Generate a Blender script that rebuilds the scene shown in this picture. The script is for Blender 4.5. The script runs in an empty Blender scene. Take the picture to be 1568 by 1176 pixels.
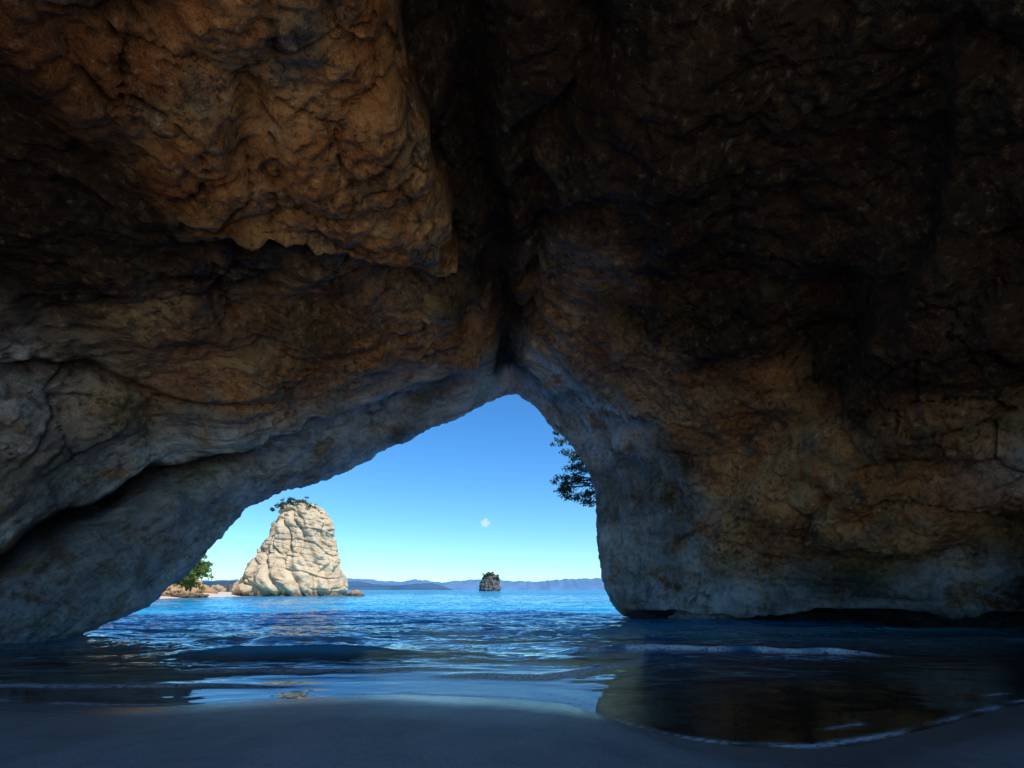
import bpy, math, random
import numpy as np
from mathutils import Vector, Matrix

scene = bpy.context.scene
scene.view_settings.view_transform = 'Standard'
scene.view_settings.look = 'None'
scene.view_settings.exposure = 0

# ------------------------------------------------------------------ noise
rng = np.random.RandomState(7)
PERM = rng.permutation(512).astype(np.int64)
GR = rng.normal(size=(512, 3)); GR /= np.linalg.norm(GR, axis=1)[:, None]
RP = rng.rand(512, 3)
def hsh(a, b, c):
    return PERM[(PERM[(PERM[a & 511] + b) & 511] + c) & 511]
def perlin(p):
    i = np.floor(p).astype(np.int64); f = p - i
    w = f*f*f*(f*(f*6-15)+10)
    r = np.zeros(len(p))
    for dx in (0, 1):
        wx = w[:, 0] if dx else 1-w[:, 0]
        for dy in (0, 1):
            wy = w[:, 1] if dy else 1-w[:, 1]
            for dz in (0, 1):
                wz = w[:, 2] if dz else 1-w[:, 2]
                g = GR[hsh(i[:, 0]+dx, i[:, 1]+dy, i[:, 2]+dz)]
                d = f - np.array([dx, dy, dz])
                r += wx*wy*wz*np.sum(g*d, axis=1)
    return r*1.6
def fbm(p, oct=4, lac=2.03, gain=0.5):
    r = 0; a = 1
    for k in range(oct):
        r = r + a*perlin(p + 17.3*k); p = p*lac; a *= gain
    return r
def ridged(p, oct=4):
    r = 0; a = 1
    for k in range(oct):
        r = r + a*(1-2*np.abs(perlin(p + 9.1*k))); p = p*2.1; a *= 0.5
    return r/1.9
def worley(p):
    i = np.floor(p).astype(np.int64); f = p - i
    f1 = np.full(len(p), 9.0); f2 = np.full(len(p), 9.0)
    for dx in (-1, 0, 1):
        for dy in (-1, 0, 1):
            for dz in (-1, 0, 1):
                o = RP[hsh(i[:, 0]+dx, i[:, 1]+dy, i[:, 2]+dz)] + np.array([dx, dy, dz])
                d = np.linalg.norm(o - f, axis=1)
                f2 = np.where(d < f1, f1, np.minimum(f2, d)); f1 = np.minimum(f1, d)
    return f1, f2
def sstep(a, b, x):
    t = np.clip((x-a)/(b-a), 0, 1); return t*t*(3-2*t)

# ------------------------------------------------------------------ mesh utils
def grid_mesh(name, P, mat, closed_u=False, attrs=None, smooth=True):
    nv, nu = P.shape[:2]
    idx = np.arange(nv*nu).reshape(nv, nu)
    if closed_u: idx = np.concatenate([idx, idx[:, :1]], axis=1)
    a = idx[:-1, :-1]; b = idx[:-1, 1:]; c = idx[1:, 1:]; d = idx[1:, :-1]
    F = np.stack([a, b, c, d], axis=-1).reshape(-1, 4)
    return raw_mesh(name, P.reshape(-1, 3), F, mat, attrs, smooth)
def raw_mesh(name, V, F, mat, attrs=None, smooth=True):
    me = bpy.data.meshes.new(name)
    V = np.ascontiguousarray(V, dtype=np.float32); F = np.ascontiguousarray(F, dtype=np.int32)
    k = F.shape[1]
    me.vertices.add(len(V)); me.vertices.foreach_set('co', V.ravel())
    me.loops.add(F.size); me.loops.foreach_set('vertex_index', F.ravel())
    me.polygons.add(len(F)); me.polygons.foreach_set('loop_start', np.arange(0, F.size, k, dtype=np.int32))
    me.update(calc_edges=True)
    me.polygons.foreach_set('use_smooth', np.full(len(F), smooth))
    if attrs:
        for an, col in attrs.items():
            at = me.color_attributes.new(an, 'FLOAT_COLOR', 'POINT')
            c4 = np.ones((len(V), 4), dtype=np.float32); c4[:, :col.shape[1]] = col
            at.data.foreach_set('color', c4.ravel())
    me.materials.append(mat)
    ob = bpy.data.objects.new(name, me); scene.collection.objects.link(ob)
    return ob

# ------------------------------------------------------------------ node utils
def new_mat(name):
    m = bpy.data.materials.new(name); m.use_nodes = True
    nt = m.node_tree; nt.nodes.clear()
    out = nt.nodes.new('ShaderNodeOutputMaterial')
    return m, nt, out
class NB:
    def __init__(s, nt): s.nt = nt
    def n(s, t, **k):
        nd = s.nt.nodes.new(t)
        for a, b in k.items(): setattr(nd, a, b)
        return nd
    def l(s, a, b): s.nt.links.new(a, b)
    def setin(s, sock, v):
        if isinstance(v, bpy.types.NodeSocket): s.l(v, sock)
        else: sock.default_value = v
    def noise(s, vec, scale, detail=4, rough=0.55, dist=0.0):
        nd = s.n('ShaderNodeTexNoise'); s.l(vec, nd.inputs['Vector'])
        nd.inputs['Scale'].default_value = scale; nd.inputs['Detail'].default_value = detail
        nd.inputs['Roughness'].default_value = rough; nd.inputs['Distortion'].default_value = dist
        return nd.outputs['Fac']
    def mapr(s, v, a, b, c=0.0, d=1.0, smooth=False):
        nd = s.n('ShaderNodeMapRange'); s.l(v, nd.inputs[0])
        if smooth: nd.interpolation_type = 'SMOOTHSTEP'
        for i, x in zip((1, 2, 3, 4), (a, b, c, d)): nd.inputs[i].default_value = x
        return nd.outputs[0]
    def math(s, op, a, b=0.0):
        nd = s.n('ShaderNodeMath', operation=op); s.setin(nd.inputs[0], a); s.setin(nd.inputs[1], b)
        return nd.outputs[0]
    def mix(s, f, a, b, bt='MIX'):
        nd = s.n('ShaderNodeMix', data_type='RGBA', blend_type=bt)
        s.setin(nd.inputs[0], f); s.setin(nd.inputs[6], a); s.setin(nd.inputs[7], b)
        return nd.outputs[2]
    def map(s, vec, scale=(1, 1, 1), rot=(0, 0, 0)):
        nd = s.n('ShaderNodeMapping'); s.l(vec, nd.inputs[0])
        nd.inputs['Scale'].default_value = scale; nd.inputs['Rotation'].default_value = rot
        return nd.outputs[0]
    def bump(s, h, strength, dist, nrm=None):
        nd = s.n('ShaderNodeBump'); s.l(h, nd.inputs['Height'])
        nd.inputs['Strength'].default_value = strength; nd.inputs['Distance'].default_value = dist
        if nrm: s.l(nrm, nd.inputs['Normal'])
        return nd.outputs[0]
    def coord(s): return s.n('ShaderNodeTexCoord').outputs['Object']
    def bsdf(s, color, rough=0.9, normal=None, spec=0.3):
        nd = s.n('ShaderNodeBsdfPrincipled')
        s.setin(nd.inputs['Base Color'], color); s.setin(nd.inputs['Roughness'], rough)
        s.setin(nd.inputs['Specular IOR Level'], spec)
        if normal: s.l(normal, nd.inputs['Normal'])
        return nd.outputs[0]
def C(r, g, b): return (r, g, b, 1)

# ------------------------------------------------------------------ materials
def cave_mat():
    m, nt, out = new_mat('cave_rock'); B = NB(nt)
    co = B.coord()
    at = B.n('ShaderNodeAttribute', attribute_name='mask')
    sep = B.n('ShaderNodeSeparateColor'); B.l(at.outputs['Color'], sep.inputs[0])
    grey, orange, shade_dark = sep.outputs[0], sep.outputs[1], sep.outputs[2]
    fl = B.n('ShaderNodeAttribute', attribute_name='flow')
    flow = fl.outputs['Color']
    n1 = B.noise(co, 0.45, 6, 0.66, 0.4)
    base = B.mix(B.mapr(n1, .38, .50), C(.15, .09, .055), C(.38, .26, .155))
    base = B.mix(B.mapr(n1, .52, .64), base, C(.58, .44, .27))
    n3 = B.noise(co, 0.55, 6, 0.66, 0.3)
    o = B.math('MULTIPLY', orange, B.mapr(n3, .36, .48))
    base = B.mix(o, base, B.mix(B.mapr(n1, .42, .6), C(.56, .20, .05), C(.80, .42, .16)))
    n2 = B.noise(B.map(co, (1, 1, 1.4)), 0.6, 6, 0.66, 0.5)
    g = B.math('MULTIPLY', grey, B.mapr(n2, .34, .48))
    base = B.mix(g, base, B.mix(B.mapr(n3, .42, .58), C(.40, .43, .45), C(.70, .73, .74)))
    st = B.noise(flow, 1.0, 6, 0.66, 0.2)
    base = B.mix(B.mapr(st, .53, .64, 0, .5), base, C(.09, .07, .06))
    n5 = B.noise(co, 0.35, 3, 0.6)
    base = B.mix(B.mapr(n5, .54, .68, 0, .45), base, C(.21, .22, .09))
    s1 = B.noise(co, 4.5, 5, 0.75)
    spk = B.math('MULTIPLY', B.mapr(n2, .60, .42, .3, 1), B.math('SUBTRACT', 1.0, B.math('MULTIPLY', grey, .45)))
    base = B.mix(B.math('MULTIPLY', spk, B.mapr(s1, .51, .58, 0, .8)), base, C(.05, .04, .035))
    base = B.mix(B.math('MULTIPLY', spk, B.mapr(s1, .42, .35, 0, .7)), base, C(.78, .69, .56))
    dk = B.math('MULTIPLY', shade_dark, B.mapr(s1, .46, .36, 1, .84))
    base = B.mix(dk, base, B.mix(.91, base, C(.010, .008, .008)))  # interior light falloff and crease shade painted into the rock colour
    h1 = B.noise(co, 1.4, 8, 0.68, 0.1)
    nd = B.bump(h1, .9, 0.45)
    nd = B.bump(st, .5, .25, nd)
    nd = B.bump(B.math('MULTIPLY', s1, B.math('ADD', spk, .25)), 1.0, 0.17, nd)
    B.l(B.bsdf(base, 0.62, nd, B.mapr(shade_dark, 0, 1, .5, .2)), out.inputs[0])
    return m
def pale_rock(name, c1, c2, c3, sc=0.25, dark_base=True):
    m, nt, out = new_mat(name); B = NB(nt)
    co = B.coord()
    geo = B.n('ShaderNodeNewGeometry'); sp = B.n('ShaderNodeSeparateXYZ'); B.l(geo.outputs['Position'], sp.inputs[0])
    n1 = B.noise(co, sc, 7, .65, .5)
    b = B.mix(B.mapr(n1, .35, .6), c1, c2)
    n2 = B.noise(B.map(co, (1, 1, 3)), sc*1.6, 6, .65, .4)
    b = B.mix(B.mapr(n2, .52, .66, 0, .6), b, c3)
    n3 = B.noise(co, sc*10, 5, .7)
    b = B.mix(B.mapr(n3, .56, .68, 0, .4), b, C(c3[0]*.5, c3[1]*.5, c3[2]*.45))
    if dark_base:
        b = B.mix(B.mapr(sp.outputs[2], 0.3, 1.5, .9, 0), b, C(.06, .045, .03))  # dark brown band just above the waterline
    nd = B.bump(B.noise(co, sc*4, 9, .66), .9, .25/sc*.28)
    B.l(B.bsdf(b, .9, nd, .2), out.inputs[0])
    return m
def leaf_mat(name, a, b):
    m, nt, out = new_mat(name); B = NB(nt)
    co = B.coord()
    c = B.mix(B.mapr(B.noise(co, 1.1, 5), .35, .65), a, b)
    c = B.mix(B.mapr(B.noise(co, 9, 2), .45, .7, 0, .5), c, C(a[0]*1.9, a[1]*1.7, a[2]*1.2))
    d = B.bsdf(c, .6, None, .3)
    t = B.n('ShaderNodeBsdfTranslucent'); B.l(c, t.inputs[0])
    mx = B.n('ShaderNodeMixShader'); mx.inputs[0].default_value = .25
    B.l(d, mx.inputs[1]); B.l(t.outputs[0], mx.inputs[2]); B.l(mx.outputs[0], out.inputs[0])
    return m
def bark_mat():
    m, nt, out = new_mat('bark'); B = NB(nt); co = B.coord()
    c = B.mix(B.noise(B.map(co, (4, 4, 1)), 3, 6), C(.05, .04, .03), C(.16, .13, .10))
    B.l(B.bsdf(c, .9, B.bump(B.noise(co, 9, 6), .8, .05)), out.inputs[0]); return m
def sand_mat():
    m, nt, out = new_mat('wet_sand'); B = NB(nt); co = B.coord()
    at = B.n('ShaderNodeAttribute', attribute_name='wet')
    sep = B.n('ShaderNodeSeparateColor'); B.l(at.outputs['Color'], sep.inputs[0]); wet = sep.outputs[0]; far = sep.outputs[1]
    c = B.mix(B.mapr(B.noise(co, .8, 6, .65), .35, .65), C(.34, .32, .30), C(.56, .53, .50))
    c = B.mix(B.mapr(B.noise(co, 50, 3, .7), .42, .68, 0, .6), c, C(.16, .15, .15))
    c = B.mix(B.math('MULTIPLY', wet, .6), c, C(.08, .075, .075))
    c = B.mix(far, c, C(.66, .57, .44))
    r = B.mapr(wet, 0, 1, .70, .13)
    h = B.noise(co, 1.3, 6, .62); h2 = B.noise(co, 35, 4, .7)
    hm = B.math('MULTIPLY', h, B.mapr(wet, 0, 1, 1, .10))
    nd = B.bump(hm, .9, .20)
    h2m = B.math('MULTIPLY', h2, B.mapr(wet, 0, 1, 1, .15))
    nd = B.bump(h2m, 1.0, .03, nd)
    B.l(B.bsdf(c, r, nd, B.mapr(wet, 0, 1, .5, .9)), out.inputs[0]); return m
def water_mat():
    m, nt, out = new_mat('sea_water'); B = NB(nt); co = B.coord()
    at = B.n('ShaderNodeAttribute', attribute_name='wat')
    sep = B.n('ShaderNodeSeparateColor'); B.l(at.outputs['Color'], sep.inputs[0])
    depth, foam, chop = sep.outputs[0], sep.outputs[1], sep.outputs[2]
    big = B.noise(B.map(co, (.03, .12, 1)), 1.0, 6, .65)
    col = B.mix(B.mapr(depth, .1, .9), C(.14, .50, .58), C(.015, .36, .55))
    col = B.mix(B.mapr(big, .42, .58, 0, .85), col, C(.004, .17, .46))
    body = B.n('ShaderNodeBsdfDiffuse'); B.l(col, body.inputs[0])
    tr = B.n('ShaderNodeBsdfTransparent'); tr.inputs[0].default_value = C(.86, .95, .95)
    mx = B.n('ShaderNodeMixShader')
    B.l(B.mapr(depth, 0.02, .55, 0, .97, True), mx.inputs[0]); B.l(tr.outputs[0], mx.inputs[1]); B.l(body.outputs[0], mx.inputs[2])
    w1 = B.noise(B.map(co, (.30, .62, 1), (0, 0, .12)), 1.0, 3, .5, .2)
    w2 = B.noise(B.map(co, (.8, 1.4, 1), (0, 0, -.2)), 1.5, 2, .5, .3)
    hh = B.math('ADD', B.math('MULTIPLY', w1, 1.0), B.math('MULTIPLY', w2, .40))
    hh = B.math('MULTIPLY', hh, chop)
    nd = B.bump(hh, 1.0, .55)
    gl = B.n('ShaderNodeBsdfGlossy'); gl.inputs['Roughness'].default_value = .02; B.l(nd, gl.inputs['Normal'])
    gl.inputs['Color'].default_value = C(.80, .93, 1)
    fr = B.n('ShaderNodeFresnel'); fr.inputs[0].default_value = 1.5; B.l(nd, fr.inputs['Normal'])
    m2 = B.n('ShaderNodeMixShader'); B.l(B.math('MULTIPLY', fr.outputs[0], .97), m2.inputs[0])
    B.l(mx.outputs[0], m2.inputs[1]); B.l(gl.outputs[0], m2.inputs[2])
    fn = B.noise(B.map(co, (1, 1, 1)), 11, 4, .75, .5)
    ff = B.math('MULTIPLY', foam, B.mapr(fn, .36, .50))
    fd = B.n('ShaderNodeBsdfDiffuse'); fd.inputs[0].default_value = C(.92, .94, .96)
    m3 = B.n('ShaderNodeMixShader'); B.l(ff, m3.inputs[0]); B.l(m2.outputs[0], m3.inputs[1]); B.l(fd.outputs[0], m3.inputs[2])
    B.l(m3.outputs[0], out.inputs[0]); return m
def hill_mat(name, a, b, sc):  # atmospheric haze is put into the bluish base colours
    m, nt, out = new_mat(name); B = NB(nt); co = B.coord()
    c = B.mix(B.mapr(B.noise(co, sc, 8, .6), .35, .65), a, b)
    B.l(B.bsdf(c, 1.0, None, 0), out.inputs[0]); return m

M_cave = cave_mat(); M_sand = sand_mat(); M_water = water_mat(); M_bark = bark_mat()
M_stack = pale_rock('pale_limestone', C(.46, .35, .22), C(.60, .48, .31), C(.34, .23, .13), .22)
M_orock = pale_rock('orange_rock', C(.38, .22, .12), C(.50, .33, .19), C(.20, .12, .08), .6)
M_drock = pale_rock('dark_rock', C(.10, .095, .09), C(.16, .14, .12), C(.05, .045, .045), .08, False)
M_leafD = leaf_mat('leaf_dark', C(.025, .055, .022), C(.05, .09, .035))
M_leafL = leaf_mat('leaf_light', C(.07, .13, .025), C(.14, .19, .04))

# ------------------------------------------------------------------ cave
H_ = [(-15.2,16.3,-.6),(-13.4,17.2,.75),(-12.35,20,3.13),(-11.06,22,5.47),(-8.7,24,7.08),(-6.19,25,8.71),(-3.12,26,10.12),(0,27,11.65),
      (1.96,27.5,10.20),(3.43,28,8.92),(4.45,28.5,7.42),(4.6,28.5,5.42),(4.8,28.5,3.24),(5.25,28,1.42),(6.0,27.5,.2),(8.5,28.5,-1.5)]
G_ = [(-16.3,15,-.6),(-15.2,15.5,1.0),(-14,17,3.6),(-12.5,18.5,6.2),(-9.8,20.5,8.2),(-6.8,22,9.8),(-3.2,23,11),(-.1,24,12.1),
      (2.5,24.5,11.2),(4.8,25.5,9.8),(6.5,26,8),(7.3,26.3,5.6),(7.7,26.8,3.3),(7.9,27,1.5),(8.2,26.5,.3),(10.5,28,-1.5)]
F_ = [(-17.5,13.5,-.6),(-16.8,13.5,1.4),(-15.6,14.5,4.2),(-13.6,15.5,7),(-10.6,17.5,9.2),(-7.2,19,10.8),(-3.4,20,11.8),(-.4,21,12.6),
      (3,21,11.8),(6,21.5,10.4),(8.5,22.5,8.4),(10.2,23.5,5.8),(10.9,24.5,3.4),(11.2,25,1.5),(11.6,24.6,.4),(14,27,-1.5)]
E_ = [(-19,10.5,-.5),(-18.8,10.5,1.8),(-17.6,11.5,4.8),(-15,12,7.8),(-11.4,14,10),(-7.6,15.5,11.4),(-3.8,16.5,12.3),(-.7,17,13.0),
      (3.6,16.5,12.4),(7.5,17,11),(11,18,9),(13.6,19.5,6.2),(14.9,21,3.6),(15.3,22,1.5),(15.6,21.8,.45),(18.5,24.5,-1.5)]
D_ = [(-20,6,-.3),(-19.8,6,2),(-18.8,6.5,5.2),(-16.2,7.5,8.4),(-12.2,9.5,10.7),(-8,11,12),(-4,12,12.8),(-.9,12.5,13.5),
      (4.2,12,13),(8.8,12,11.6),(13,13,9.6),(16.5,14.5,6.8),(18.4,17,3.8),(19,18,1.5),(19.3,17.8,.45),(22.5,20,-1.5)]
C_ = [(-20.5,0,-.3),(-20.3,0,2),(-19.3,1,5.4),(-17,2.5,8.8),(-13,4.5,11),(-8.4,6.5,12.3),(-4.2,7.5,13.1),(-1,8,13.8),
      (4.6,7.5,13.3),(9.8,7,12),(14.6,8,10),(18.6,9,7.2),(20.8,11,4),(21.6,13,1.6),(22,13,.45),(25.5,14,-1.5)]
C_ = np.array(C_, float)
B_ = C_.copy(); B_[:, 1] = C_[:, 1]*.4 - 0.5
A_ = C_.copy(); A_[:, 1] = C_[:, 1]*.1 - 4.8; A_[:, 2] *= 1.03
H_ = np.array(H_)
ow = np.stack([H_[:, 0]+2.5, np.zeros(16), H_[:, 2]-4], axis=1)
ow[:, 2] = np.maximum(ow[:, 2], 0); ow[0, 0] -= 2
ow /= np.linalg.norm(ow, axis=1)[:, None]
I_ = H_ + 1.5*ow + np.array([0, 1.0, 0])
J_ = H_ + 5.5*ow + np.array([0, 1.0, 0])
t = np.linspace(0, 1, 16)
hz = 21 + 2.5*np.sin(np.arange(16)*2.1) + 1.5*np.sin(np.arange(16)*4.7+1)
K_ = np.stack([-58+116*t, np.full(16, 17.0)+1.2*np.sin(np.arange(16)*3.3), -1.5+hz*(1-np.abs(2*t-1)**4)], axis=1)
L_ = K_.copy(); L_[:, 1] = -6
Y_ = A_.copy(); Y_[:, 1] = -5.9; Y_[:, 0] *= 1.06; Y_[:, 2] = Y_[:, 2]*1.06
ctrl = np.stack([A_, B_, C_, np.array(D_), np.array(E_), np.array(F_), np.array(G_), H_, I_, J_, K_, L_, Y_])
segs = [20, 46, 110, 120, 120, 110, 130, 36, 30, 16, 16, 10]
usegs = [40, 38, 40, 40, 40, 40, 40, 40, 40, 40, 40, 40, 38, 34, 24]
def cr(P, segs):
    n = len(P); Pe = np.concatenate([[2*P[0]-P[1]], P, [2*P[-1]-P[-2]]]); out = []; par = []
    for k in range(n-1):
        p0, p1, p2, p3 = Pe[k], Pe[k+1], Pe[k+2], Pe[k+3]
        for s in range(segs[k]):
            x = s/segs[k]
            out.append(.5*(2*p1+(p2-p0)*x+(2*p0-5*p1+4*p2-p3)*x*x+(3*p1-p0-3*p2+p3)*x**3)); par.append(k+x)
    out.append(P[-1]); par.append(n-1)
    return np.array(out), np.array(par)
G1, vp = cr(ctrl, segs); vp = vp + 1
G2, up = cr(G1.transpose(1, 0, 2), usegs)
G2 = G2.transpose(1, 0, 2)
nv, nu = G2.shape[:2]
VV, UU = np.meshgrid(vp, up, indexing='ij'); VV = VV.ravel(); UU = UU.ravel()
def normals(G):
    du = np.gradient(G, axis=1); dv = np.gradient(G, axis=0)
    n = np.cross(du, dv); return n/(np.linalg.norm(n, axis=2)[:, :, None]+1e-9)
N = normals(G2).reshape(-1, 3); P = G2.reshape(-1, 3).copy()
def gs(x, c, w): return np.exp(-((x-c)/w)**2)
inner = 1 - sstep(8, 8.3, VV)
mf = 1 - .72*gs(VV, 8, .5)
D = .9*fbm(P*.14, 3)*mf
wob = .14*perlin(P*.35+3) + .05*perlin(P*1.1)
D += inner*(1.1*gs(UU, 7.0+wob*(1-gs(VV, 8, .6)), .13))*(1-.85*gs(VV, 8, .5))
D += inner*.6*gs(UU, 7.25+wob*2+.15*(8-VV)*.3, .08)*(1-sstep(6.5, 7.5, VV))
slab_v = (1-sstep(4.95, 5.10, VV+.25*perlin(P*.4+5)+.06*perlin(P*1.8)+.36*(6.6-UU)))
slab_r = (1-sstep(6.60, 6.70, UU+.12*perlin(P*.5+8)+.05*perlin(P*1.6)))
slab = sstep(3.4, 5.6, UU+.3*perlin(P*.3))*slab_r*slab_v
slabc = sstep(4.3, 5.5, UU+.35*fbm(P*.4, 3))*slab_r*slab_v
D -= .85*slab*inner
q1 = VV + .35*perlin(P*.22+2) + .08*perlin(P*.9)
slab2 = sstep(2.9, 3.6, UU+.3*perlin(P*.25+4))*(1-sstep(6.3, 6.7, UU))*(1-sstep(6.95, 7.05, q1))
D -= .60*slab2*inner
slab3 = sstep(2.0, 2.8, UU)*(1-sstep(6.3, 6.7, UU))*(1-sstep(6.15, 6.24, q1+.25*perlin(P*.3+60)))
D -= .30*slab3*inner
# cleft that separates the lower-left buttress from the wall above it
cl = UU - (1.0+2.6*(VV-6.45)) + .45*perlin(P*.4+2) + .12*perlin(P*1.3)
clz = sstep(6.0, 6.4, VV)*(1-sstep(7.15, 7.45, VV))
D += 1.7*inner*gs(cl, 0, .30)*clz
leg = (1-sstep(-.7, -.1, cl))*sstep(6.2, 6.7, VV)*(1-sstep(7.3, 7.95, VV))*(UU < 4.5)
D -= .55*inner*leg
cl2 = UU - 3.0 - .9*(VV-5.4) + .4*perlin(P*.3+14) + .1*perlin(P*1.4)
D += .7*inner*gs(cl2, 0, .13)*sstep(4.6, 5.2, VV)*(1-sstep(6.0, 6.6, VV))
dg = (UU-10.5) - .9*(VV-5.2) + .5*perlin(P*.2+1) + .12*perlin(P*.8)
shelf = sstep(-.12, .02, dg)*(1-sstep(.8, 2.4, dg))*gs(VV, 4.7, 1.1)
D -= 1.1*inner*shelf
D += .6*inner*gs(dg, -.45, .35)*gs(VV, 4.8, 1.0)
D += .8*inner*gs(UU, 12.3+.5*perlin(P*.25+7), .22)*gs(VV, 4.6, .9)
D -= .5*inner*gs(UU, 11.2+.4*perlin(P*.3+44), .35)*gs(VV, 3.9, .5)
flow_p = np.stack([UU*.8, VV*5.0-UU*.35+.4*perlin(P*.25+12), P[:, 1]*.03], 1)
rl = ridged(flow_p*.6, 3)
D += .34*rl*(UU > 7)*sstep(4.8, 6.2, VV)*(1-.6*sstep(7.6, 8, VV))
D += .18*rl*(UU < 7)*inner*sstep(3, 5, VV)*(1-.6*gs(VV, 8, .3))
D += .8*sstep(13.4, 14.2, UU+.35*perlin(P*.5+4))*inner
smooth_zone = sstep(5.8, 7.0, VV)
wp = P + .9*np.stack([perlin(P*.35), perlin(P*.35+31), perlin(P*.35+57)], 1)
f1, f2 = worley(wp*.26)
D -= .95*(.55-f1)*mf*(1-.4*smooth_zone)
f1, f2 = worley(wp*.62+9)
D -= .36*(.5-f1)*mf*(1-.4*smooth_zone)
crk = (1-sstep(0, .05, f2-f1))*sstep(-.05, .25, perlin(P*.2+40))*mf*(1-.7*smooth_zone)*(1-sstep(11.3, 12.0, UU))
D += .18*crk
D += .28*fbm(P*.6+11, 4)*mf*(1-.3*smooth_zone)
D += .14*ridged(P*1.5, 3)*(1-.4*smooth_zone)
D += .085*fbm(P*3.6, 4)*(1-.3*smooth_zone)
sc = (P[:, 2]*.7 + P[:, 0]*.18 + .8*fbm(P*.16+70, 2))
fr_ = sc - np.floor(sc)
D += .25*sstep(.80, 1, fr_)*sstep(-.1, .3, perlin(P*.15+90))*inner*(1-smooth_zone)
amp = 1 + 1.2*sstep(9, 10, VV)
P = P + N*(D*amp)[:, None]
nb = fbm(P*.3+33, 4)
grey = np.clip(1.0*gs(UU, 1.3, 1.6)*sstep(4.6, 5.6, VV) + 1.0*sstep(6.2, 7.1, VV+.2*nb) + .95*sstep(12.1, 12.9, UU+.6*nb)
               + .9*gs(UU, 2.9, .6)*gs(VV, 5.2, .6) + .6*(UU > 7)*sstep(5.9, 7.0, VV+.3*nb) + 1.0*gs(UU, 11.2, .35)*gs(VV, 3.9, .45), 0, 1)
orange = np.clip(1.4*slabc + 1.6*gs(UU, 11.1, 1.3)*gs(VV, 5.1, 1.1) + 1.2*gs(UU, 1.9, .5)*gs(VV, 5.6, .6)
                 + 1.0*gs(UU, 6.0, .9)*gs(VV, 6.5, .5) + .9*gs(VV, 6.4, .6)*gs(UU, 4.8, 1.4) + .4, 0, 1)*(1-.8*sstep(7.0, 7.4, VV))
grey = grey*(1-.8*np.clip(1.2*gs(UU, 1.9, .4)*gs(VV, 5.7, .5), 0, 1))
shade_dark = np.clip(.9*gs(UU, 7.05+wob, .26)*(1-sstep(7.0, 7.8, VV)) + 1.0*(1-sstep(3.8, 5.7, VV+.7*nb))*(1-1.0*np.clip(slabc, 0, 1))  # painted shade for ceiling, corners, cleft and foot, plus dark rock patches
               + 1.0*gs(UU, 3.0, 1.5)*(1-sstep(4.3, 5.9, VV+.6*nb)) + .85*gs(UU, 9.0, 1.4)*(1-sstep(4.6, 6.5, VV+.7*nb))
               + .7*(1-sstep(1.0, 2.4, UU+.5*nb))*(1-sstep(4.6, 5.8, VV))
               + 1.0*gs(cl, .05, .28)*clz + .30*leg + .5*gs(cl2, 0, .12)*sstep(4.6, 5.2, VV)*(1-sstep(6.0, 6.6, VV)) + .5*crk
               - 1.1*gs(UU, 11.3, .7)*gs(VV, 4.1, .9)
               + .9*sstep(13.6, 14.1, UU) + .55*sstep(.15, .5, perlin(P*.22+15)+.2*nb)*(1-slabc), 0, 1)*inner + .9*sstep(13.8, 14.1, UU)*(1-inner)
shade_dark = np.clip(shade_dark, 0, 1)
flow = np.stack([UU*1.1, VV*6.5-UU*.35+.4*nb, nb*.5], 1)
cave = grid_mesh('sea_cave_arch', P.reshape(nv, nu, 3), M_cave, attrs={'mask': np.stack([grey, orange, shade_dark], 1), 'flow': flow})

# ------------------------------------------------------------------ shoreline, sand & water
sx = np.array([-60, -22, -16, -11, -7.4, -6, -4.9, -3.8, -1.84, 0, .88, 1.17, 1.53, 2.1, 3.07, 3.9, 5.2, 7.4, 12, 22, 60])
sy = np.array([10, 9, 8.6, 7.6, 7.3, 7.05, 6.97, 7.35, 7.84, 7.5, 7.1, 6.4, 5.7, 5.25, 5.1, 5.4, 6.1, 7.3, 9.0, 9.5, 10])
def shore(x):
    r = np.zeros_like(x)
    for o in (-.25, -.12, 0, .12, .25): r += np.interp(x+o, sx, sy)/5
    return r
def sand_z(x, y):
    d = y - shore(x)
    p = np.stack([x, y, 0*x], 1)
    z = np.where(d < 0, -.055*d, -.030*d)
    z = np.clip(z, -5, .9)
    z = z + .02*fbm(p*.35, 3)*sstep(.3, 3, np.abs(d)) + .012*fbm(p*1.6, 3)*sstep(.8, 2.5, -d)
    bx = -63.5 - .06*(y-100) + 1.2*perlin(p*.08)
    far = sstep(70, 85, y)*(1-sstep(150, 190, y))
    zb = np.clip((bx-x)*.10, -1.2, 1.0)
    z = z*(1-far*(x < -30)) + far*(x < -30)*np.maximum(zb, z)
    return z, d, far*(x < -40)
def axis(lo, a, b, hi, st, g=1.12):
    m = list(np.arange(a, b, st)); s = st; v = b
    while v < hi: m.append(v); s *= g; v += s
    m.append(hi); s = st; v = a-st; l = []
    while v > lo: l.append(v); s *= g; v -= s
    l.append(lo); return np.array(l[::-1]+m)
X, Y = np.meshgrid(axis(-200, -22, 24, 200, .16), axis(-60, 2, 26, 300, .12, 1.06))
x = X.ravel(); y = Y.ravel()
z, d, far = sand_z(x, y)
wn = .35*perlin(np.stack([x*.6, y*.8, 0*x], 1))
wetm = .35*sstep(-3.2, -1.0, d + wn) + .65*sstep(-1.0, -.1, d + wn*.6)
dry = sstep(-3, 1, -y)
sand = grid_mesh('beach_sand', np.stack([x, y, z], 1).reshape(X.shape+(3,)), M_sand, attrs={'wet': np.stack([wetm*(1-far), np.maximum(far, dry), 0*x], 1)})

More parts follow.
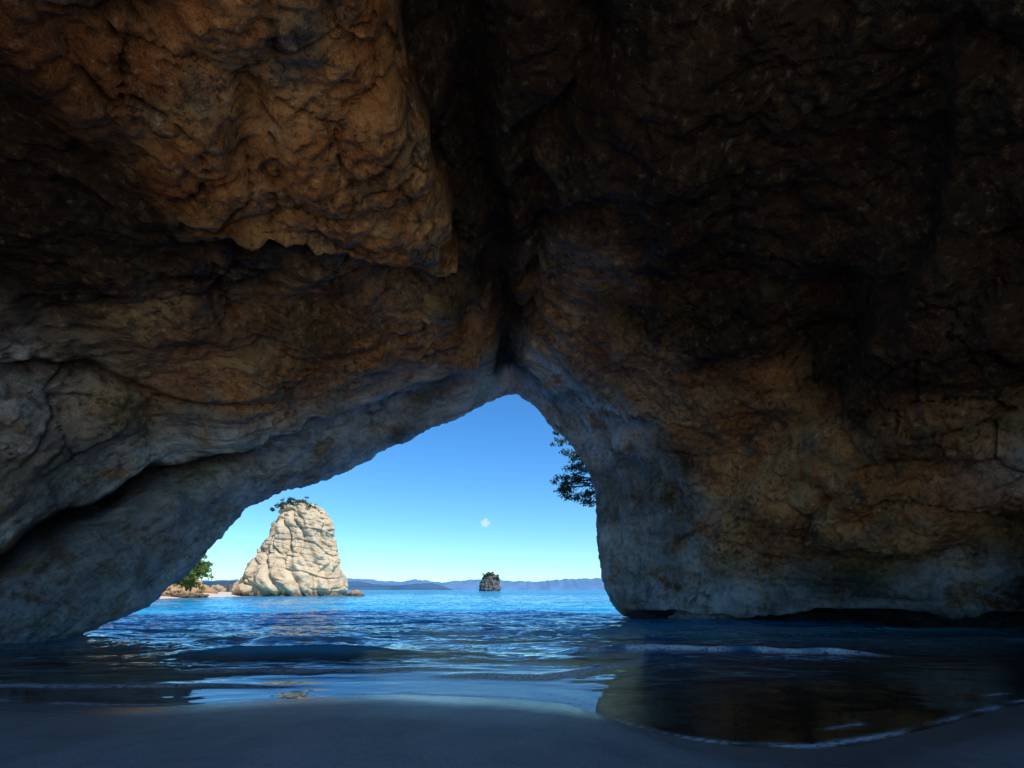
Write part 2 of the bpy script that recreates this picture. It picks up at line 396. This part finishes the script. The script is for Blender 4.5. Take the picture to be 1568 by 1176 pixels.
X, Y = np.meshgrid(axis(-9000, -20, 22, 9000, .10, 1.08), axis(2.5, 4.5, 40, 9000, .075, 1.03))
x = X.ravel(); y = Y.ravel()
sz, d, far = sand_z(x, y)
p2 = np.stack([x, y, 0*x], 1)
cal = sstep(.6, 7, d)
w = .085*fbm(np.stack([x*.22+.05*y, y*.42, 0*x], 1), 2) + .075*ridged(np.stack([x*.55+.2*y, y*.95, 0*x+4], 1), 2) + .015*fbm(np.stack([x*1.8, y*2.8, 0*x], 1), 2)
w *= cal*(1-sstep(80, 260, y))
foam = np.zeros_like(x)
def swell(yc, x0, x1, A, wd, fm):
    global w, foam
    e = sstep(x0-1, x0+1, x)*(1-sstep(x1-1.2, x1+.8, x))
    t = (y-yc)/wd
    prof = np.where(t < 0, np.exp(-(t*1.9)**2), np.exp(-(t*.7)**2))
    w = w + A*e*prof
    if fm: foam = np.maximum(foam, fm*e*np.exp(-((t+.25)*1.7)**2)*sstep(-.7, -.3, perlin(np.stack([x*.9, y*.2, 0*x], 1))))
nz = .5*perlin(np.stack([x*.35, 0*x, 0*x+3], 1))+.12*perlin(np.stack([x*1.3, 0*x, 0*x+8], 1))
swell(12.7+nz*.8-.03*(x-5), 1.6, 9.0, .15, .30, 1.0)
swell(9.3+nz+np.clip(x-.5, 0, 3)*.9, -1.2, 2.8, .07, .30, .9)
swell(12.3+nz*1.2+.06*(x+5), -7.5, -2.8, .22, .5, 0)
swell(15.6+nz*1.6, -9.5, -4, .14, .6, .25)
swell(10.0+nz, -6.5, -.5, .05, .28, .45)
swell(18.5+nz*2, -4, 5, .14, .7, .2)
swell(8.5+nz*.6, -9.5, -3.5, .03, .22, .5)
edge = np.exp(-((d-.12-.05*perlin(p2*1.5))/.06)**2)
foam = np.maximum(foam, edge*(.6+.4*sstep(1.0, 1.8, x)*(1-sstep(4.2, 5.0, x)))*sstep(-.45, .1, perlin(p2*1.1+4)))
e2 = np.exp(-((d-.55-.2*perlin(p2*.7))/.05)**2)
foam = np.maximum(foam, .5*e2*sstep(0, .3, perlin(p2*.9+9)))
depth = np.clip((w-sz), 0, 3)
chop = .04 + .96*sstep(1.0, 7, d)
chop *= (.45+.9*sstep(-.4, .4, fbm(np.stack([x*.12, y*.3, 0*x], 1), 2)))
water = grid_mesh('sea_water', np.stack([x, y, w], 1).reshape(X.shape+(3,)), M_water,
                  attrs={'wat': np.stack([depth, foam, chop], 1)})

# ------------------------------------------------------------------ sea stack
def stack(name, cx, cy, prof, ry, mat, nz=260, nt=380, amp=1.0, seed=0):
    prof = np.array(prof, float)
    zz = np.linspace(prof[0, 0], prof[-1, 0], nz); th = np.linspace(0, 2*np.pi, nt, endpoint=False)
    L = np.interp(zz, prof[:, 0], prof[:, 1]); R = np.interp(zz, prof[:, 0], prof[:, 2])
    c = (L+R)/2; r = (R-L)/2
    T, Zg = np.meshgrid(th, zz)
    ct = np.cos(T); st = np.sin(T)
    k = (np.abs(ct)**2.4+np.abs(st)**2.4)**(-1/2.4)
    xx = c[:, None] + r[:, None]*ct*k; yy = r[:, None]*ry*st*k
    Pn = np.stack([xx, yy, Zg], -1)
    q = Pn.reshape(-1, 3)+seed
    wq = q + 2.2*np.stack([perlin(q*.16), perlin(q*.16+9), perlin(q*.16+21)], 1)
    D = 1.3*amp*fbm(wq*np.array([.20, .20, .09]), 3)
    gl = 1-np.abs(perlin(np.stack([wq[:, 0]*.30+wq[:, 2]*.14, wq[:, 1]*.30, wq[:, 2]*.05], 1)))*2.6
    D += amp*1.2*np.clip(gl, 0, 1)**2
    D += amp*.45*fbm(q*np.array([.6, .6, .4]), 4)
    s = q[:, 2]*.26+.22*q[:, 0]*.26+.8*perlin(q*.10); D += .5*amp*sstep(.70, 1, s-np.floor(s))*sstep(-.2, .2, perlin(q*.16+60))
    s = q[:, 2]*.8+.2*q[:, 0]+.5*perlin(q*.3); D += .16*amp*sstep(.6, 1, s-np.floor(s))*sstep(7, 12, q[:, 2])
    rad = np.stack([ct*k, st*k, 0*ct], -1).reshape(-1, 3)
    Pd = (Pn.reshape(-1, 3) - rad*(D*np.clip((r/3), .15, 1)[:, None].repeat(nt, 1).ravel())[:, None]).reshape(nz, nt, 3)
    nt_ = np.exp(-((Zg-.5)/.9)**2); Pd[:, :, 0] -= rad.reshape(nz, nt, 3)[:, :, 0]*nt_*.9*amp; Pd[:, :, 1] -= rad.reshape(nz, nt, 3)[:, :, 1]*nt_*.9*amp
    top = Pd[-1].mean(axis=0); cap = np.stack([Pd[-1]*(1-a)+top*a for a in (.4, .8, 1.0)])
    Pd = np.concatenate([Pd, cap]) + np.array([cx, cy, 0])
    return grid_mesh(name, Pd, mat, closed_u=True)
S = 132/784
SX = (440-784)*S
def pz(py): return (914-py)*S
pr = [(-2, 356, 528), (0, 360, 527), (pz(885), 374, 524), (pz(862), 393, 520), (pz(845), 406, 514), (pz(835), 411, 512), (pz(825), 417, 511), (pz(815), 420, 514),
      (pz(800), 424, 506), (pz(790), 428, 498), (pz(780), 431, 490), (pz(774), 434, 482), (pz(772), 440, 472)]
pr = [(a, (b-440)*S, (c-440)*S) for a, b, c in pr]
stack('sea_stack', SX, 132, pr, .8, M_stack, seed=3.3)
S2 = 700/784
pr2 = [(-3, -17, 17), (0, -17, 17), (6, -16, 16), (14, -14, 14), (19, -11, 13), (22, -8, 9), (25, -3, 4)]
stack('rocky_islet', -30, 700, [(a*1.0, b*S2, c*S2) for a, b, c in pr2], .9, M_drock, 80, 120, 1.6, 9)

def rock(name, c, s, seed, mat, amp=.35):
    th = np.linspace(0, 2*np.pi, 96, endpoint=False); ph = np.linspace(-1.55, 1.55, 64)
    T, Q = np.meshgrid(th, ph)
    q = np.stack([np.cos(T)*np.cos(Q), np.sin(T)*np.cos(Q), np.sin(Q)], -1).reshape(-1, 3)
    f1, f2 = worley(q*1.6+seed)
    r = 1 + amp*(.5-f1) + amp*.5*fbm(q*2+seed, 4)
    Pq = q*r[:, None]*np.array(s)+np.array(c)
    return grid_mesh(name, Pq.reshape(64, 96, 3), mat, closed_u=True)
rock('boulder', (-39.0, 128, .1), (2.1, 1.6, 1.4), 2, M_orock)
for k, (cx, cy, sx_, sz_) in enumerate([(-66.5, 101, 3.0, 1.5), (-70.5, 103, 3.4, 2.3), (-63.2, 100, 1.5, .8), (-74.5, 104, 4, 3.0), (-61.2, 101, 1.0, .6), (-68.5, 98, 1.3, .8)]):
    rock('shore_rock', (cx, cy, .3), (sx_, sx_*.8, sz_), 11+k*3, M_orock, .8)
rock('small_islet', (-118, 205, .6), (3.6, 3, 2.6), 31, M_orock, .5)
rock('small_islet', (-113, 206, .1), (2.2, 2, 4.2), 37, M_drock, .5)
hl = rock('headland_cliff', (-94, 124, 0), (20, 14, 9), 51, M_orock, .4)

# ------------------------------------------------------------------ trees
def tube(pts, rad, n=8):
    V = []; F = []
    pts = [Vector(p) for p in pts]
    for i, p in enumerate(pts):
        d = (pts[min(i+1, len(pts)-1)] - pts[max(i-1, 0)]).normalized()
        a = d.orthogonal().normalized(); b = d.cross(a)
        for k in range(n):
            an = 2*math.pi*k/n; V.append(p + (a*math.cos(an)+b*math.sin(an))*rad[i])
    for i in range(len(pts)-1):
        for k in range(n):
            F.append((i*n+k, i*n+(k+1) % n, (i+1)*n+(k+1) % n, (i+1)*n+k))
    return V, F
def build_tree(name, base, tips, leaf, size, per, spread, seed, r0=.3):
    R = random.Random(seed); nr = np.random.RandomState(seed)
    root = bpy.data.objects.new(name, None); scene.collection.objects.link(root)
    V = []; F = []; LV = []; LF = []
    b = Vector(base)
    cen = sum((Vector(t_) for t_ in tips), Vector())/len(tips)
    fork = b.lerp(cen, .4)
    def add(pts, rad):
        v, f = tube(pts, rad); o = len(V); V.extend(v); F.extend([tuple(i+o for i in q) for q in f])
    if r0 > 0: add([b, b.lerp(fork, .5)+Vector((R.uniform(-.1, .1),)*3), fork], [r0, r0*.8, r0*.6])
    for tp in tips:
        tp = Vector(tp); L = (tp-fork).length
        mid = fork.lerp(tp, .5)+Vector([R.uniform(-.12, .12)*L for _ in range(3)])
        if r0 > 0: add([fork, mid, tp], [r0*.5, r0*.28, r0*.08])
        for c in range(7):
            sub = tp + Vector(nr.normal(size=3)*spread)
            if r0 > 0: add([mid.lerp(tp, R.random()), sub], [r0*.12, r0*.04])
            cs = spread*.42
            for k in range(per):
                pt = sub + Vector(nr.normal(size=3)*cs*np.array([1, 1, .6]))
                a = Vector(nr.normal(size=3)).normalized(); c2 = a.orthogonal().normalized()
                s = size*R.uniform(.6, 1.3); o = len(LV)
                LV.extend([pt-a*s, pt+c2*s*.45, pt+a*s, pt-c2*s*.45]); LF.append((o, o+1, o+2, o+3))
    if V:
        t_ = raw_mesh('trunk', np.array([tuple(v) for v in V]), np.array(F), M_bark); t_.parent = root
    l = raw_mesh('foliage', np.array([tuple(v) for v in LV]), np.array(LF), leaf, smooth=False); l.parent = root
    return root
build_tree('pohutukawa_tree', (7.8, 31.5, 8.2), [(4.3, 31, 8.2), (3.4, 31.2, 7.9), (4.0, 31, 9.2), (4.7, 31.3, 8.9), (4.9, 31.2, 7.5), (3.1, 31, 8.0), (4.1, 31, 7.5), (3.9, 31.3, 9.8), (3.7, 31.3, 8.6), (4.9, 31, 7.1)],
           M_leafD, .10, 46, .36, 3, .16)
build_tree('pohutukawa_tree', (5.5, 31.5, 12.0), [(2.9, 31, 10.8), (3.3, 31, 10.5)], M_leafD, .09, 24, .22, 5, .08)
nrr = random.Random(4)
for k, (cx, cz, w_) in enumerate([(-66.6, 5.4, 1.6), (-72, 7.2, 3.2), (-76, 9.5, 3.5), (-80, 10, 4), (-68.6, 4.6, 2.4), (-69.6, 8.0, 2.4), (-67.6, 7.0, 1.6)]):
    tips = [(cx+nrr.uniform(-w_, w_), 107+nrr.uniform(-2, 2), cz+nrr.uniform(-1.6, 1.6)) for _ in range(9)]
    build_tree('coastal_tree', (cx-1.5, 108, .5), tips, M_leafL if k % 2 == 0 else M_leafD, .28, 40, .85, 20+k, .25)
tops = [((px-784)*S, 132+dy, pz(py)) for px, py, dy in [(438, 774, -3), (445, 771, 0), (452, 772, -2), (460, 774, -3), (468, 776, -1), (476, 780, -3), (484, 786, -3), (490, 792, -3), (433, 782, -3), (472, 778, 2), (480, 782, 0), (466, 772, 0), (456, 770, 1), (487, 789, -1)]]
build_tree('cliff_shrubs', tops[0], tops, M_leafD, .24, 26, .6, 8, .12)
tops = [((px-750)*S2-30, 700+dy, z_) for px, dy, z_ in [(742, -8, 21), (748, -6, 23.5), (755, -7, 22), (760, -8, 18)]]
build_tree('islet_shrubs', tops[0], tops, M_leafD, 1.0, 30, 1.5, 9, .1)

# ------------------------------------------------------------------ distant hills
def hills(name, y0, x0, x1, hmax, mat, seed, lo=.72, va=.20):
    xs = np.linspace(x0, x1, 700); ts = np.linspace(0, 1, 14)
    Xg, Tg = np.meshgrid(xs, ts)
    h = hmax*(lo+va*fbm(np.stack([xs/600, xs*0+seed, xs*0], 1), 5)+.06*fbm(np.stack([xs/70, xs*0+seed, xs*0], 1), 3))
    h = h*np.clip((xs-x0)/200, 0, 1)*np.clip((x1-xs)/200, 0, 1)
    Z = h[None, :]*np.sin(Tg*np.pi/2)**.8
    Yg = y0 + Tg*600 + 60*perlin(np.stack([Xg.ravel()/150, Tg.ravel()*4, 0*Xg.ravel()+seed], 1)).reshape(Xg.shape)
    return grid_mesh(name, np.stack([Xg, Yg, Z-1], -1), mat)
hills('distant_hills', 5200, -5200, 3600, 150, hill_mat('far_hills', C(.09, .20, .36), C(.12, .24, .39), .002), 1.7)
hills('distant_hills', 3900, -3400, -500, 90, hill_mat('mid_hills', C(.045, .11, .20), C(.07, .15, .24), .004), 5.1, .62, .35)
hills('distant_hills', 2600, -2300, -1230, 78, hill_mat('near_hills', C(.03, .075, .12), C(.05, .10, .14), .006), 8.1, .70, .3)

# ------------------------------------------------------------------ sky, sun
el = math.radians(51); az = math.radians(134)
w_ = bpy.data.worlds.new('World'); scene.world = w_; w_.use_nodes = True
nt = w_.node_tree; nt.nodes.clear(); B = NB(nt)
sky = B.n('ShaderNodeTexSky', sky_type='NISHITA'); sky.sun_disc = False
sky.sun_elevation = el; sky.sun_rotation = az; sky.dust_density = .1; sky.ozone_density = 2.5; sky.air_density = 1.0
hs = B.n('ShaderNodeHueSaturation'); hs.inputs['Saturation'].default_value = 1.25; B.l(sky.outputs[0], hs.inputs['Color'])
tint = B.mix(1.0, hs.outputs[0], C(.64, 1.0, 1.25), 'MULTIPLY')
gen = B.n('ShaderNodeTexCoord').outputs['Generated']
cn = B.noise(B.map(gen, (1, 1, 2.2)), 90, 5, .6)
def puff(dr, rad, a):
    v = Vector(dr).normalized()
    ds = B.n('ShaderNodeVectorMath', operation='DISTANCE'); B.l(gen, ds.inputs[0]); ds.inputs[1].default_value = v
    k = B.mapr(ds.outputs['Value'], rad, 0, 0, 1, True)
    return B.math('MULTIPLY', B.mapr(B.math('MULTIPLY', k, cn), .20, .42, 0, 1, True), a)
tint = B.mix(puff((-.052, 1, .130), .018, .6), tint, C(5.5, 6.2, 6.8))
bg = B.n('ShaderNodeBackground'); bg.inputs[1].default_value = .15; B.l(tint, bg.inputs[0])
wo = B.n('ShaderNodeOutputWorld'); B.l(bg.outputs[0], wo.inputs[0])
sd = bpy.data.lights.new('sun', 'SUN'); sd.energy = 5.0; sd.angle = math.radians(.5); sd.color = (1, .94, .85)
so = bpy.data.objects.new('sun', sd); scene.collection.objects.link(so)
dirv = Vector((math.sin(az)*math.cos(el), math.cos(az)*math.cos(el), math.sin(el)))
so.rotation_euler = dirv.to_track_quat('Z', 'Y').to_euler()

# ------------------------------------------------------------------ camera
cd = bpy.data.cameras.new('camera'); cd.sensor_width = 36; cd.lens = 18; cd.shift_y = .201; cd.clip_end = 20000; cd.clip_start = .1
cam = bpy.data.objects.new('camera', cd); scene.collection.objects.link(cam)
cam.location = (0, 0, 1.6); cam.rotation_euler = (math.radians(90), 0, 0)
scene.camera = cam
